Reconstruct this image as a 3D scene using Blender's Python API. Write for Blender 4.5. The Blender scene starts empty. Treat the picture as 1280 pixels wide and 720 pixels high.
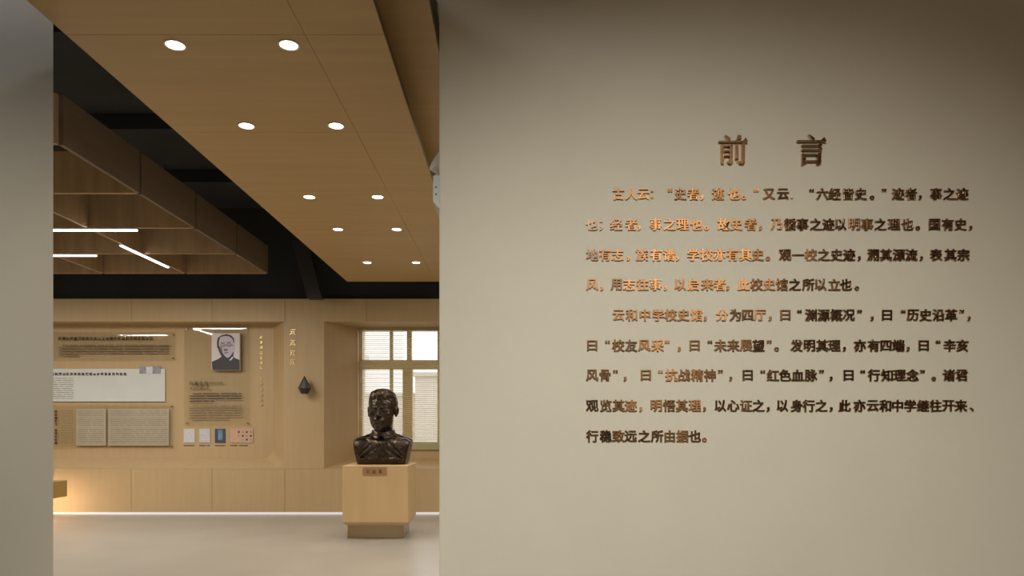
import bpy, bmesh, math, random
import numpy as np
from mathutils import Vector, Matrix, Euler

# ------------------------------------------------------------------ camera, sky, large lights, exposure
F, CX, HY, CH = 900.0, 640.0, 533.0, 1.2          # focal length (px), vanishing point, camera height
SC = bpy.context.scene
COL = SC.collection
cam_d = bpy.data.cameras.new('camera')
cam = bpy.data.objects.new('camera', cam_d); COL.objects.link(cam)
cam.location = (0, 0, CH); cam.rotation_euler = (math.pi/2, 0, 0)
cam_d.sensor_width = 36; cam_d.lens = 36*F/1280
cam_d.shift_y = (HY-360)/1280.0
cam_d.clip_start = .05; cam_d.clip_end = 200
SC.camera = cam
SC.view_settings.view_transform = 'Standard'; SC.view_settings.look = 'None'
SC.view_settings.gamma = 1; SC.view_settings.use_curve_mapping = False
SC.view_settings.exposure = 0.0

wd = bpy.data.worlds.new('world'); SC.world = wd; wd.use_nodes = True
wn = wd.node_tree; bgn = wn.nodes['Background']
bgn.inputs[0].default_value = (0.90, 0.90, 1.0, 1); bgn.inputs[1].default_value = 2.6   # overcast sky

def spot(name, loc, target, power, color, size, blend=1.0, radius=.05):
    l = bpy.data.lights.new(name, 'SPOT'); l.energy = power; l.color = color
    l.spot_size = math.radians(size); l.spot_blend = blend; l.shadow_soft_size = radius
    o = bpy.data.objects.new(name, l); COL.objects.link(o); o.location = loc
    d = Vector(target)-Vector(loc); o.rotation_euler = d.to_track_quat('-Z', 'Y').to_euler()
    return o
def area(name, loc, rot, sx, sy, power, color):
    l = bpy.data.lights.new(name, 'AREA'); l.energy = power; l.color = color
    l.shape = 'RECTANGLE'; l.size = sx; l.size_y = sy
    o = bpy.data.objects.new(name, l); COL.objects.link(o); o.location = loc; o.rotation_euler = rot
    return o
WARM = (1.0, .86, .68); NEUT = (1.0, .95, .87)
# foyer ceiling spots washing the inscription wall and the left partition, then an added spot
spot('wash_spot', (-0.22, -0.9, 3.55), (0.85, 3.0, -0.25), 840, (1.0, .96, .91), 76, 1, .14)
spot('wash_spot', (-2.6, 0.0, 3.5), (-3.0, 3.6, 0.2), 300, (1.0, .95, .90), 75, 1, .12)
spot('wash_spot', (1.7, 0.7, 3.5), (1.6, -1.0, 2.75), 470, (1.0, .86, .70), 80, .8, .08)  # added spot, lights the unseen partition that the copper letters mirror
# broad fill light added out of sight over the right of the hall
area('hall_fill', (1.8, 6.5, 3.3), (0, 0, 0), 3.0, 4.5, 130, NEUT)

# ------------------------------------------------------------------ helpers
def P(px, py, d): return Vector(((px-CX)/F*d, d, CH-(py-HY)/F*d))
def X(px, d): return (px-CX)/F*d
def Z(py, d): return CH-(py-HY)/F*d

def srgb(r, g, b):
    f = lambda c: (c/255/12.92) if c/255 <= .04045 else ((c/255+.055)/1.055)**2.4
    return (f(r), f(g), f(b), 1)

def mat(name, col, rough=.6, metal=0, noise=None, bump=None, emit=None, trans=None, coat=0, alpha=None, spec=None):
    """noise=(scale xyz, amount, detail) colour variation; bump=(scale, strength)"""
    m = bpy.data.materials.new(name); m.use_nodes = True
    nt = m.node_tree; b = nt.nodes['Principled BSDF']
    b.inputs['Base Color'].default_value = col
    b.inputs['Roughness'].default_value = rough; b.inputs['Metallic'].default_value = metal
    if spec is not None: b.inputs['Specular IOR Level'].default_value = spec
    if coat: b.inputs['Coat Weight'].default_value = coat
    tc = nt.nodes.new('ShaderNodeTexCoord')
    if noise:
        sc, amt, det = noise
        mp = nt.nodes.new('ShaderNodeMapping'); mp.inputs['Scale'].default_value = sc
        nz = nt.nodes.new('ShaderNodeTexNoise'); nz.inputs['Scale'].default_value = 1; nz.inputs['Detail'].default_value = det
        rp = nt.nodes.new('ShaderNodeMapRange'); rp.inputs[1].default_value = .3; rp.inputs[2].default_value = .7
        rp.inputs[3].default_value = 1-amt; rp.inputs[4].default_value = 1+amt
        mx = nt.nodes.new('ShaderNodeVectorMath'); mx.operation = 'SCALE'; mx.inputs[0].default_value = col[:3]
        nt.links.new(tc.outputs['Object'], mp.inputs[0]); nt.links.new(mp.outputs[0], nz.inputs['Vector'])
        nt.links.new(nz.outputs[0], rp.inputs[0]); nt.links.new(rp.outputs[0], mx.inputs['Scale'])
        nt.links.new(mx.outputs[0], b.inputs['Base Color'])
    if bump:
        nb = nt.nodes.new('ShaderNodeTexNoise'); nb.inputs['Scale'].default_value = bump[0]; nb.inputs['Detail'].default_value = 3
        bp = nt.nodes.new('ShaderNodeBump'); bp.inputs['Strength'].default_value = bump[1]; bp.inputs['Distance'].default_value = .01
        nt.links.new(tc.outputs['Object'], nb.inputs['Vector']); nt.links.new(nb.outputs[0], bp.inputs['Height'])
        nt.links.new(bp.outputs[0], b.inputs['Normal'])
    if emit:
        b.inputs['Emission Color'].default_value = emit[0]; b.inputs['Emission Strength'].default_value = emit[1]
    if trans: b.inputs['Transmission Weight'].default_value = trans; b.inputs['IOR'].default_value = 1.3
    if alpha is not None: b.inputs['Alpha'].default_value = alpha
    return m

M = {}
M['paint'] = mat('cream_wall_paint', (.58, .545, .43, 1), .75, noise=((3, 3, 3), .015, 3), bump=(180, .06))
M['oak'] = mat('oak_veneer', (.49, .345, .18, 1), .5, noise=((22, 22, 1.2), .035, 5))
M['oak_ceiling'] = mat('oak_veneer_ceiling', (.48, .32, .14, 1), .5, noise=((1.0, 14, 14), .05, 5))
M['oak_dark'] = mat('oak_veneer_lattice', (.40, .265, .145, 1), .55, noise=((16, 16, 1.5), .12, 5))
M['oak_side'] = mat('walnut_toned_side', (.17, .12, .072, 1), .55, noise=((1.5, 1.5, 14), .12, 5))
M['oak_bench'] = mat('oak_bench', (.42, .27, .08, 1), .5, noise=((12, 2, 12), .06, 4))
M['oak_ped'] = mat('pedestal_laminate', (.54, .37, .18, 1), .5, noise=((14, 14, 2), .04, 4))
M['joint'] = mat('joint_filler', (.62, .46, .27, 1), .7)
M['black'] = mat('black_painted_void', (.021, .024, .027, 1), .8, noise=((1.2, 1.2, 1.2), .3, 2))
M['steel_black'] = mat('dark_grey_steel', (.030, .028, .028, 1), .6)
M['floor'] = mat('beige_polished_floor', (.335, .31, .27, 1), .30, noise=((1.6, 1.6, 1.6), .06, 5), spec=.45)
M['rear'] = mat('dark_grey_wall', (.09, .085, .075, 1), .7)
M['copper'] = mat('copper_letters', (.54, .375, .255, 1), .20, 1.0)
M['gold'] = mat('brass_letters', (.62, .48, .24, 1), .38, 1.0)
M['white'] = mat('white_plastic', (.62, .61, .56, 1), .4)
M['dark'] = mat('dark_plastic', (.02, .02, .02, 1), .4)
M['bronze'] = mat('dark_bronze', (.060, .045, .032, 1), .22, .85, noise=((25, 25, 25), .4, 3), bump=(34, .75))
M['mirror'] = mat('bronze_mirror_steel', (.30, .22, .13, 1), .12, 1.0)
M['brass'] = mat('plaque_brass', (.42, .22, .10, 1), .4, .5)
M['ink'] = mat('dark_ink', (.045, .022, .015, 1), .6)
M['ink_pale'] = mat('pale_brown_ink', (.20, .135, .075, 1), .6)
M['led'] = mat('strip_lamp_diffuser', (1, 1, 1, 1), .5, emit=((1, .95, .88, 1), 9))
M['led_floor'] = mat('skirting_lamp', (.5, .5, .5, 1), .5, emit=((1, .93, .96, 1), .42))
M['led_bench'] = mat('bench_lamp', (1, 1, 1, 1), .5, emit=((1, .94, .90, 1), 10))
M['lens'] = mat('downlight_lens', (1, 1, 1, 1), .5, emit=((1, .93, .82, 1), 14))
M['ring'] = mat('downlight_ring', (.75, .66, .52, 1), .4)
M['frame'] = mat('cream_window_frame', (.60, .46, .26, 1), .5)
M['slat'] = mat('cream_blind_slat', (.66, .60, .38, 1), .5)
_nt = M['slat'].node_tree; _t = _nt.nodes.new('ShaderNodeBsdfTranslucent'); _t.inputs[0].default_value = (.80, .74, .52, 1)
_m = _nt.nodes.new('ShaderNodeMixShader'); _m.inputs[0].default_value = .5
_o = [n for n in _nt.nodes if n.type == 'OUTPUT_MATERIAL'][0]
_nt.links.new(_nt.nodes['Principled BSDF'].outputs[0], _m.inputs[1]); _nt.links.new(_t.outputs[0], _m.inputs[2]); _nt.links.new(_m.outputs[0], _o.inputs[0])
M['sill'] = mat('olive_cream_sill', (.40, .37, .20, 1), .5)
M['board'] = mat('white_board', (.60, .62, .60, 1), .35, noise=((3, 3, 3), .03, 2))
M['paper'] = mat('pale_paper', (.53, .46, .37, 1), .5, noise=((5, 5, 5), .06, 3))
M['stone'] = mat('pale_render', (.74, .69, .60, 1), .8)

def glass_mat(name, tint, rough=.02, mix=.12):
    """thin clear sheet: mostly transparent with glossy reflections"""
    m = bpy.data.materials.new(name); m.use_nodes = True; nt = m.node_tree
    for n in list(nt.nodes): nt.nodes.remove(n)
    out = nt.nodes.new('ShaderNodeOutputMaterial'); mx = nt.nodes.new('ShaderNodeMixShader')
    tr = nt.nodes.new('ShaderNodeBsdfTransparent'); gl = nt.nodes.new('ShaderNodeBsdfGlossy')
    lw = nt.nodes.new('ShaderNodeFresnel'); lw.inputs['IOR'].default_value = 1.5
    ad = nt.nodes.new('ShaderNodeMath'); ad.operation = 'ADD'; ad.inputs[1].default_value = mix
    tr.inputs[0].default_value = tint; gl.inputs['Roughness'].default_value = rough
    ge = nt.nodes.new('ShaderNodeNewGeometry'); iv = nt.nodes.new('ShaderNodeMath'); iv.operation = 'SUBTRACT'; iv.inputs[0].default_value = 1
    mu = nt.nodes.new('ShaderNodeMath'); mu.operation = 'MULTIPLY'
    nt.links.new(lw.outputs[0], ad.inputs[0]); nt.links.new(ge.outputs['Backfacing'], iv.inputs[1])
    nt.links.new(ad.outputs[0], mu.inputs[0]); nt.links.new(iv.outputs[0], mu.inputs[1]); nt.links.new(mu.outputs[0], mx.inputs[0])
    nt.links.new(tr.outputs[0], mx.inputs[1]); nt.links.new(gl.outputs[0], mx.inputs[2])
    nt.links.new(mx.outputs[0], out.inputs[0]); return m
M['acrylic'] = glass_mat('clear_acrylic', (.955, .955, .94, 1), .02, .015)
M['glass'] = glass_mat('window_glass', (.95, .97, .96, 1), .01, .0)

class MB:
    """collects shapes into one mesh"""
    def __init__(s): s.bm = bmesh.new()
    def box(s, x0, x1, y0, y1, z0, z1, bevel=0, mi=0):
        vs = [s.bm.verts.new((x, y, z)) for x in (x0, x1) for y in (y0, y1) for z in (z0, z1)]
        fs = [(0, 1, 3, 2), (4, 6, 7, 5), (0, 4, 5, 1), (2, 3, 7, 6), (0, 2, 6, 4), (1, 5, 7, 3)]
        ff = [s.bm.faces.new([vs[i] for i in f]) for f in fs]
        for f in ff: f.material_index = mi
        if bevel:
            es = list({e for f in ff for e in f.edges})
            bmesh.ops.bevel(s.bm, geom=es, offset=bevel, segments=2, affect='EDGES', profile=.6)
        return s
    def prism(s, pts, axis, a, b, mi=0):
        """pts: outline (2D) extruded along axis from a to b. axis 'y': pts are (x,z); 'x': (y,z); 'z': (x,y)"""
        def mk(p, t): return {'y': (p[0], t, p[1]), 'x': (t, p[0], p[1]), 'z': (p[0], p[1], t)}[axis]
        A = [s.bm.verts.new(mk(p, a)) for p in pts]; B = [s.bm.verts.new(mk(p, b)) for p in pts]
        n = len(pts)
        fs = [s.bm.faces.new(A), s.bm.faces.new(B[::-1])]
        for i in range(n): fs.append(s.bm.faces.new((A[i], B[i], B[(i+1) % n], A[(i+1) % n])))
        for f in fs: f.material_index = mi
        bmesh.ops.recalc_face_normals(s.bm, faces=fs)
        return s
    def tube(s, p0, p1, r, n=10, r2=None, mi=0):
        p0, p1 = Vector(p0), Vector(p1); d = (p1-p0).normalized(); r2 = r if r2 is None else r2
        u = d.orthogonal().normalized(); v = d.cross(u)
        A = [s.bm.verts.new(p0+(u*math.cos(t)+v*math.sin(t))*r) for t in [2*math.pi*i/n for i in range(n)]]
        B = [s.bm.verts.new(p1+(u*math.cos(t)+v*math.sin(t))*r2) for t in [2*math.pi*i/n for i in range(n)]]
        fs = [s.bm.faces.new(A), s.bm.faces.new(B[::-1])]
        for i in range(n): fs.append(s.bm.faces.new((A[i], B[i], B[(i+1) % n], A[(i+1) % n])))
        for f in fs: f.material_index = mi
        bmesh.ops.recalc_face_normals(s.bm, faces=fs)
        return s
    def grid(s, rows, mi=0):
        V = [[s.bm.verts.new(p) for p in r] for r in rows]
        for i in range(len(V)-1):
            for j in range(len(V[0])-1):
                s.bm.faces.new((V[i][j], V[i+1][j], V[i+1][j+1], V[i][j+1])).material_index = mi
        return s
    def build(s, name, m, parent=None, smooth=False, loc=None):
        me = bpy.data.meshes.new(name)
        if loc is not None: bmesh.ops.translate(s.bm, verts=s.bm.verts, vec=-Vector(loc))
        s.bm.to_mesh(me); s.bm.free()
        for k in (m if isinstance(m, (list, tuple)) else [m]): me.materials.append(k)
        if smooth: me.shade_smooth()
        o = bpy.data.objects.new(name, me); COL.objects.link(o)
        if loc is not None: o.location = loc
        if parent: attach(o, parent)
        return o
def attach(o, p):
    """keeps world placement (parents are never rotated or scaled)"""
    w = Vector((0, 0, 0)); q = p
    while q: w += q.location; q = q.parent
    o.parent = p; o.location = o.location - w
def thing(name, label, cat, loc=(0, 0, 0), group=None):
    o = bpy.data.objects.new(name, None); COL.objects.link(o); o.location = loc; o.empty_display_size = .1
    o['label'] = label; o['category'] = cat
    if group: o['group'] = group
    return o
def tag(o, label, cat, group=None):
    o['label'] = label; o['category'] = cat
    if group: o['group'] = group
    return o
def structure(o, label=None):
    o['kind'] = 'structure'
    if label: o['label'] = label
    return o
def sroot(name, label=None):
    o = bpy.data.objects.new(name, None); COL.objects.link(o); return structure(o, label)

rnd = random.Random(4)
# ------------------------------------------------------------------ room shell
XW, XE, YR, YB, HC = -10.5, 4.2, -3.2, 10.72, 4.2
SOF = 3.05           # height of the wooden soffit
structure(MB().box(XW-.1, XE+.1, YR-.1, YB, -.1, 0).build('floor', M['floor']), 'polished beige floor')
structure(MB().box(XW-.1, XW, YR-.1, YB, 0, HC).build('wall_west', M['oak']), 'hall side wall beyond the left partition')
structure(MB().box(XE, XE+.1, YR-.1, YB, 0, HC).build('wall_east', M['oak']), 'side wall behind the inscription wall')
wr = sroot('wall_rear', 'dark wall behind the camera')
MB().box(XW, XE, YR-.1, YR, 0, HC).build('wall_face', M['rear'], wr)
wf = sroot('reflector_wall', 'added timber reflector behind the viewer, mirrored in the copper letters')  # unseen partition added to give the copper letters a warm reflection
MB().box(.97, 2.45, -1.30, -1.03, 0, 3.6).build('wall_core', M['rear'], wf)
for (a, b, c, d) in ((.97, 1.70, 2.42, 3.58), (1.705, 2.42, 2.42, 3.58), (.97, 1.80, 1.0, 2.415)):
    MB().box(a, b, -1.03, -1.0, c, d).build('reflector_panel', M['oak'], wf)
structure(MB().box(XW-.1, XE+.1, 3.16, YB, HC, HC+.1).build('ceiling', M['black']), 'black painted ceiling void over the hall')
structure(MB().box(XW-.1, -2.35, YR-.1, 3.14, 3.62, 3.72).box(-.30, XE+.1, YR-.1, 3.14, 3.62, 3.72).build('ceiling_foyer', M['rear']))
structure(MB().box(-2.35, -.30, YR-.1, 3.14, HC, HC+.1).build('ceiling_slot', M['black']))

# right partition with the inscription: face at y = 3, returning 0.16 m
structure(MB().box(X(549, 3.0), XE, 3.0, 3.16, 0, HC, .006).build('wall_right', M['paint']), 'cream wall carrying the long raised inscription')
structure(MB().prism([(XW, 3.6), (X(66.5, 3.6), 3.6), (X(66.5, 3.6)-.16, 3.76), (XW, 3.76)], 'z', 0, HC).build('wall_left', M['paint']), 'plain cream partition at the left edge')
structure(MB().box(X(549, 3.0), X(549, 3.0)+.16, 3.16, 4.6, 0, HC).build('wall_return', M['paint']), 'short return wall behind the inscription wall')
structure(MB().box(-.47, X(549, 3.0), 3.95, 4.10, 3.47, HC).build('trim_1', M['paint']), 'grey bulkhead at the top beside the inscription wall')

# ------------------------------------------------------------------ soffit of wooden panels
so = sroot('ceiling_soffit', 'long suspended timber soffit with two rows of downlights')
sx0, sx1, sxm = -2.107, -.604, -.977
ys = [1.14+1.13*i for i in range(8)]; ys = [y for y in ys if y < 9.1]+[9.2]
MB().box(sx0+.02, sx1-.02, ys[0]+.01, 9.19, SOF+.004, SOF+.045).build('backing_board', M['joint'], so)
for i in range(len(ys)-1):
    for (a, b) in ((sx0, sxm-.0015), (sxm+.0015, sx1)):
        MB().box(a, b, ys[i]+.0015, ys[i+1]-.0015, SOF, SOF+.010).build('panel', M['oak_ceiling'], so)
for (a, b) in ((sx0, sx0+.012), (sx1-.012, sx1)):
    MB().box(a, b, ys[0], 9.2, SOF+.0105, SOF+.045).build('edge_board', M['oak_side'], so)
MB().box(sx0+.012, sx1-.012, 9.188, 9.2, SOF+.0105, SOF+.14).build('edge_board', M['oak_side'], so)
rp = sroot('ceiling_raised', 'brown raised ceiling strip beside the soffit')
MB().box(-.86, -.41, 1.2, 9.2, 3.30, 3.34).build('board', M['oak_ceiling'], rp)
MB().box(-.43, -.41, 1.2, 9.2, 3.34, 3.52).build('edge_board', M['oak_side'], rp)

# downlights (left row, right row)
dys = [56, 157, 246, 286.5, 328]
lx, rx = (219-CX)/F*(1665/477.), (361-CX)/F*(1665/477.)
words = ['nearest', 'second', 'third', 'fourth', 'farthest']
def downlight_parts(t):
    ring = MB(); n = 32
    for (r0, r1, z0, z1) in ((.043, .052, -.004, -.004), (.052, .052, -.004, .0), (.040, .043, .004, -.004)):
        ring.grid([[(math.cos(2*math.pi*k/n)*r, math.sin(2*math.pi*k/n)*r, z) for k in range(n+1)] for r, z in ((r0, z0), (r1, z1))])
    o = ring.build('trim_ring', M['ring']); o.parent = t
    b = MB(); b.bm.faces.new([b.bm.verts.new((math.cos(-2*math.pi*k/n)*.0425, math.sin(-2*math.pi*k/n)*.0425, -.002)) for k in range(n)])
    l = b.build('lens', M['lens']); l.parent = t
first = None
for k, y in enumerate(dys):
    d = (SOF-CH)*F/(HY-y)
    for side in ('left', 'right'):
        base = lx if side == 'left' else rx
        t = thing('downlight', f'round white recessed downlight, {words[k]} of the {side} row in the timber soffit', 'downlight', (base, d, SOF), 'downlights in the soffit')
        if first is None: downlight_parts(t); first = t
        else:
            for ch in first.children:
                c = ch.copy(); COL.objects.link(c); c.parent = t
        spot('downlight_beam', (base, d, SOF-.02), (base, d, 0), 34, WARM, 110, .8, .04)

# ------------------------------------------------------------------ lattice ceiling of timber boards
la = thing('ceiling_lattice', 'suspended grid of deep brown timber boards forming square coffers', 'ceiling grille', (-5.3, 6.2, 3.05))
LX = [-2.965-.995*i for i in range(7)]; LY = [8.72-1.0*i for i in range(5)]
LT = .030
for i in range(len(LX)):
    for j in range(len(LY)-1):
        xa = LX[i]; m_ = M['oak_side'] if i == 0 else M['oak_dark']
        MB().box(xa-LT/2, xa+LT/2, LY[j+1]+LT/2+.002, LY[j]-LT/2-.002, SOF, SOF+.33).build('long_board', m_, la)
for j in range(len(LY)):
    for i in range(len(LX)-1):
        MB().box(LX[i+1]+LT/2, LX[i]-LT/2, LY[j]-LT/2, LY[j]+LT/2, SOF, SOF+.33).build('cross_board', M['oak_dark'], la)
for sx in (LX[1], LX[3]):
    for sy in (5.22, 8.22):
        MB().tube((sx, sy, SOF+.33), (sx, sy, HC), .006, 6).build('hanger_rod', M['steel_black'], la)

def strip(cx, cy, along, label):
    area('strip_light', (cx, cy, SOF-.028), (0, 0, 0 if along == 'x' else math.pi/2), .98, .03, 24, NEUT)
    t = thing('strip_lamp', label, 'lamp', (cx, cy, SOF), 'strip lamps under the timber lattice')
    l, w = .5, .017
    a = (l, w) if along == 'x' else (w, l)
    MB().box(cx-a[0], cx+a[0], cy-a[1], cy+a[1], SOF-.014, SOF).build('housing', M['white'], t)
    MB().box(cx-a[0]+.004, cx+a[0]-.004, cy-a[1]+.002, cy+a[1]-.002, SOF-.026, SOF-.014, .003).build('diffuser', M['led'], t)
strip(LX[1], 7.79, 'y', 'white strip lamp slanting away under the lattice, rightmost of the three')
strip(LX[1]-.037, LY[2], 'x', 'long level white strip lamp, higher of the two at the left edge')
strip(LX[2], LY[1], 'x', 'short visible white strip lamp, lower of the two at the left edge')
strip(LX[3], 6.22, 'y', 'hidden strip lamp running away from the viewer, reflected above the portrait')
strip(-5.45, LY[2], 'x', 'hidden strip lamp lying crosswise, reflected above the portrait')
strip(-7.4, LY[3], 'x', 'hidden strip lamp reflected in the uppermost acrylic panel')
strip(LX[4], 7.8, 'y', 'hidden strip lamp over the bench behind the left partition')
strip(-8.4, LY[1], 'x', 'hidden strip lamp nearest the far left wall')

# dark upper wall and steel brace in the void
br = MB()
br.prism([(X(364, 9.5), Z(300, 9.5)), (X(384, 9.5), Z(300, 9.5)), (X(402, 9.5), Z(373, 9.5)), (X(384, 9.5), Z(373, 9.5))], 'y', 9.5, 9.62)
structure(br.build('trim_2', M['steel_black']), 'dark slanting steel brace in the black void above the wall')
for k, yy in enumerate((5.2, 6.9, 8.4)):
    structure(MB().box(XW, -.62, yy, yy+.12, 4.05, HC).build('trim_%d' % (k+3), M['black']))

# ------------------------------------------------------------------ back wall
D = 9.82; k_ = F/D
zb, zt, ztop = Z(586, D), Z(402, D), Z(373.5, D)
nx1 = X(355, D); bx0 = X(405, D); bx1 = 0.55
wb = sroot('wall_back', 'tan oak-clad back wall with a recessed display niche and window bay')
MB().box(XW, XE, 9.90, YB, ztop-.02, HC).build('dark_upper_wall', M['black'], wb)
seams = [XW, X(62, D)-.02, X(164, D), X(265, D), X(356, D), X(458, D), X(560, D), X(662, D), 1.35, 2.5, XE]
g = .0025
for i in range(len(seams)-1):
    MB().box(seams[i]+g, seams[i+1]-g, D, D+.02, .035, zb-.002).build('lower_panel', M['oak'], wb)
    MB().box(seams[i]+g, seams[i+1]-g, D, D+.02, zt, ztop).build('upper_panel', M['oak'], wb)
MB().box(XW, XE, D+.012, D+.10, .0, zb-.006).box(XW, XE, D+.012, D+.08, zt+.004, ztop-.004).build('backing_board', M['joint'], wb)
MB().box(nx1, bx0, D, D+.02, zb, zt).build('pier_panel', M['oak'], wb)
MB().box(nx1+.004, bx0-.004, D+.02, YB, zb, zt).build('pier_core', M['oak'], wb)
MB().box(bx1, XE, D, D+.02, zb, zt).build('pier_panel', M['oak'], wb)
# niche: curved cove along bottom and right side
def cove(x1, z0, dx, dz, dep, sgn, xfar, name, r=.10):
    """bottom run from xfar to x1, rounded corner, up the side; sgn=+1 corner on the right"""
    rows = []; N = 10
    for t in range(N+1):
        a = math.pi/2*t/N
        y = D + dep*t/N; q = t/N
        xx = x1 - sgn*dx*q; zz = z0 + dz*q; rr = r*(1+.6*q)
        row = [(xfar, y, zz)]
        for c in range(9):
            b = math.pi/2*c/8
            row.append((xx - sgn*rr + sgn*rr*math.sin(b), y, zz + rr - rr*math.cos(b)))
        row.append((xx, y, zt+.001)); rows.append(row)
    m = MB().grid(rows); 
    # front corner fillet plate
    cpts = [(x1, z0)]+[(x1 - sgn*r + sgn*r*math.sin(math.pi/2*c/8), z0 + r - r*math.cos(math.pi/2*c/8)) for c in range(9)]
    vs = [m.bm.verts.new((p[0], D, p[1])) for p in cpts]; m.bm.faces.new(vs)
    return m.build(name, M['oak'], wb, smooth=False)
nb = 10.12; NBX = X(342, nb)
cove(nx1, zb, nx1-NBX, Z(573, nb)-zb, nb-D, 1, XW, 'niche_cove')
MB().box(XW, NBX+.02, nb, nb+.04, Z(573, nb)-.02, zt+.02).build('niche_back', M['oak'], wb)
MB().box(XW, nx1+.02, D+.02, nb+.04, zt+.0005, zt+.03).build('niche_soffit', M['oak'], wb)
wy = 10.37
cove(bx0, zb, X(446, wy)-bx0, Z(573, wy)-zb, wy-D, -1, bx1, 'bay_cove', .012)
MB().box(bx0-.02, bx1+.02, D+.02, wy+.3, zt+.0005, zt+.03).build('bay_soffit', M['oak'], wb)
wx0, wx1 = X(447, wy), .20
zs = Z(562, wy)
MB().box(bx0, bx1, wy, wy+.3, Z(575, wy)-.1, zs).build('wall_under_window', M['oak'], wb)
MB().box(bx0, wx0, wy, wy+.3, zs, zt).build('window_jamb_wall', M['oak'], wb)
MB().box(wx1, bx1, D+.02, wy+.3, zb, zt).build('window_jamb_wall', M['oak'], wb)
MB().box(XW, XE, nb+.10, YB, 0, Z(575, wy)-.12).build('wall_core', M['joint'], wb)
MB().box(XW, bx0-.06, nb+.04, YB, .6, zt+.05).build('wall_core', M['joint'], wb)
MB().box(bx1, XE, D+.02, YB, .6, zt+.05).build('wall_core', M['joint'], wb)
sk = MB().box(XW, XE, D-.004, D+.012, .0, .030)
structure(sk.build('baseboard_back', M['led_floor']), 'glowing white strip along the foot of the back wall')

# ------------------------------------------------------------------ window
win = sroot('window_1', 'cream framed window in the bay behind the bust')
fy = 10.56
def wX(p): return X(p, fy)
def wZ(p): return Z(p, fy)
MB().box(wx0, wx1, fy-.06, fy+.06, zs, wZ(554)).build('bottom_rail', M['frame'], win)
MB().box(wx0, wx1, fy-.06, fy+.06, wZ(413.5), zt+.0).build('top_rail', M['frame'], win)
MB().box(wx0, wx1, fy-.07, fy+.05, wZ(462), wZ(450.5)).build('transom', M['frame'], win)
MB().box(wx0, wX(454), fy-.06, fy+.06, wZ(554), wZ(413.5)).build('jamb', M['frame'], win)
MB().box(wX(652), wx1, fy-.06, fy+.06, wZ(554), wZ(413.5)).build('jamb', M['frame'], win)
for (a, b) in ((504, 516), (598, 610)):
    MB().box(wX(a), wX(b), fy-.055, fy+.055, wZ(554), wZ(462)).build('post', M['frame'], win)
for (a, b) in ((509, 515), (600, 607)):
    MB().box(wX(a), wX(b), fy-.055, fy+.055, wZ(450.5), wZ(413.5)).build('post', M['frame'], win)
for (a, b) in ((487.5, 491.5), (547, 551), (555, 559), (628, 632)):
    MB().box(wX(a), wX(b), fy-.03, fy+.03, wZ(554), wZ(462)).build('glazing_bar', M['frame'], win)
    MB().box(wX(a), wX(b), fy-.03, fy+.03, wZ(450.5), wZ(413.5)).build('glazing_bar', M['frame'], win)
cols = [454, 487.5, 491.5, 504, 516, 547, 559, 598, 610, 628, 632, 652]
for i in range(0, 12, 2):
    a, b = cols[i], cols[i+1]
    MB().box(wX(a), wX(b), fy-.003, fy+.003, wZ(554), wZ(462)).build('pane', M['glass'], win)
    MB().box(wX(a), wX(b), fy-.003, fy+.003, wZ(450.5), wZ(413.5)).build('pane', M['glass'], win)
structure(MB().box(wx0+.002, wx1, wy-.035, wy+.02, zs, Z(553.5, wy), .004).build('trim_6', M['sill']), 'olive cream window sill board')

# venetian blind
by = 10.42
bl = thing('venetian_blind', 'cream venetian blind lowered over the window behind the bust', 'blind', (-1, by, Z(408, by)))
MB().box(wx0+.01, wx1-.01, by-.03, by+.03, Z(413.2, by), Z(408, by)+.02, .004).build('head_rail', M['sill'], bl)
MB().box(wx0+.015, wx1-.015, by-.014, by+.014, Z(554, by), Z(552.3, by)).build('bottom_rail', M['slat'], bl)
sl = MB(); w = .0125; L = (wx1-wx0-.03)/2
prof = [(-w*math.cos(.38), -w*math.sin(.38)), (-w*.35, -.0025), (w*.35, .0045), (w*math.cos(.38), w*math.sin(.38))]
rows = [[(sx*L, p[0], p[1]) for sx in (-1, 1)] for p in prof]
sl.grid(rows); slm = None
zz = Z(414.5, by); nsl = 0
while zz > Z(551.6, by):
    if slm is None: o = sl.build('slat', M['slat']); slm = o
    else: o = slm.copy(); COL.objects.link(o)
    o.location = ((wx0+wx1)/2, by, zz); attach(o, bl); zz -= .0285; nsl += 1
for p in (452.8, 489, 531, 575, 620):
    MB().tube((X(p, by-.014), by-.014, Z(553, by)), (X(p, by-.014), by-.014, Z(412, by)), .0016, 5).build('ladder_cord', M['white'], bl)
MB().tube((X(455, by-.034), by-.034, Z(500, by)), (X(455, by-.034), by-.034, Z(412, by)), .004, 6).build('tilt_wand', M['white'], bl)

# outside
structure(MB().box(-30, 30, YB+.02, 60, -.3, -.1).build('ground_outside', M['stone']), 'pale paving outside the window')
hb = thing('neighbouring_building', 'pale rendered building seen through the left of the blind', 'building', (-7, 19, -.1))
MB().box(-12, -3.45, 17, 23, -.1, 7).build('wall', M['stone'], hb)
for zq in (1.6, 2.7, 3.6, 4.6):
    MB().box(-12, -3.35, 16.85, 17, zq, zq+.16).build('ledge', M['stone'], hb)
gw = thing('outbuilding', 'low pale outbuilding seen through the lower right window panes', 'building', (2, 15, -.1))
MB().box(-2.02, 6, 15, 17, -.1, 2.25).build('wall_body', M['stone'], gw)
MB().box(-2.07, 6.05, 14.95, 17.05, 2.25, 2.33).build('flat_roof', M['stone'], gw)
gw = thing('garden_wall', 'low pale garden wall outside behind the head of the bust', 'wall', (-2.8, 15.5, -.1))
MB().box(-3.4, -2.08, 15.4, 15.55, -.1, 1.85).build('wall_body', M['stone'], gw)
MB().box(-3.4, -2.08, 15.36, 15.59, 1.85, 1.92).build('coping', M['stone'], gw)

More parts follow.
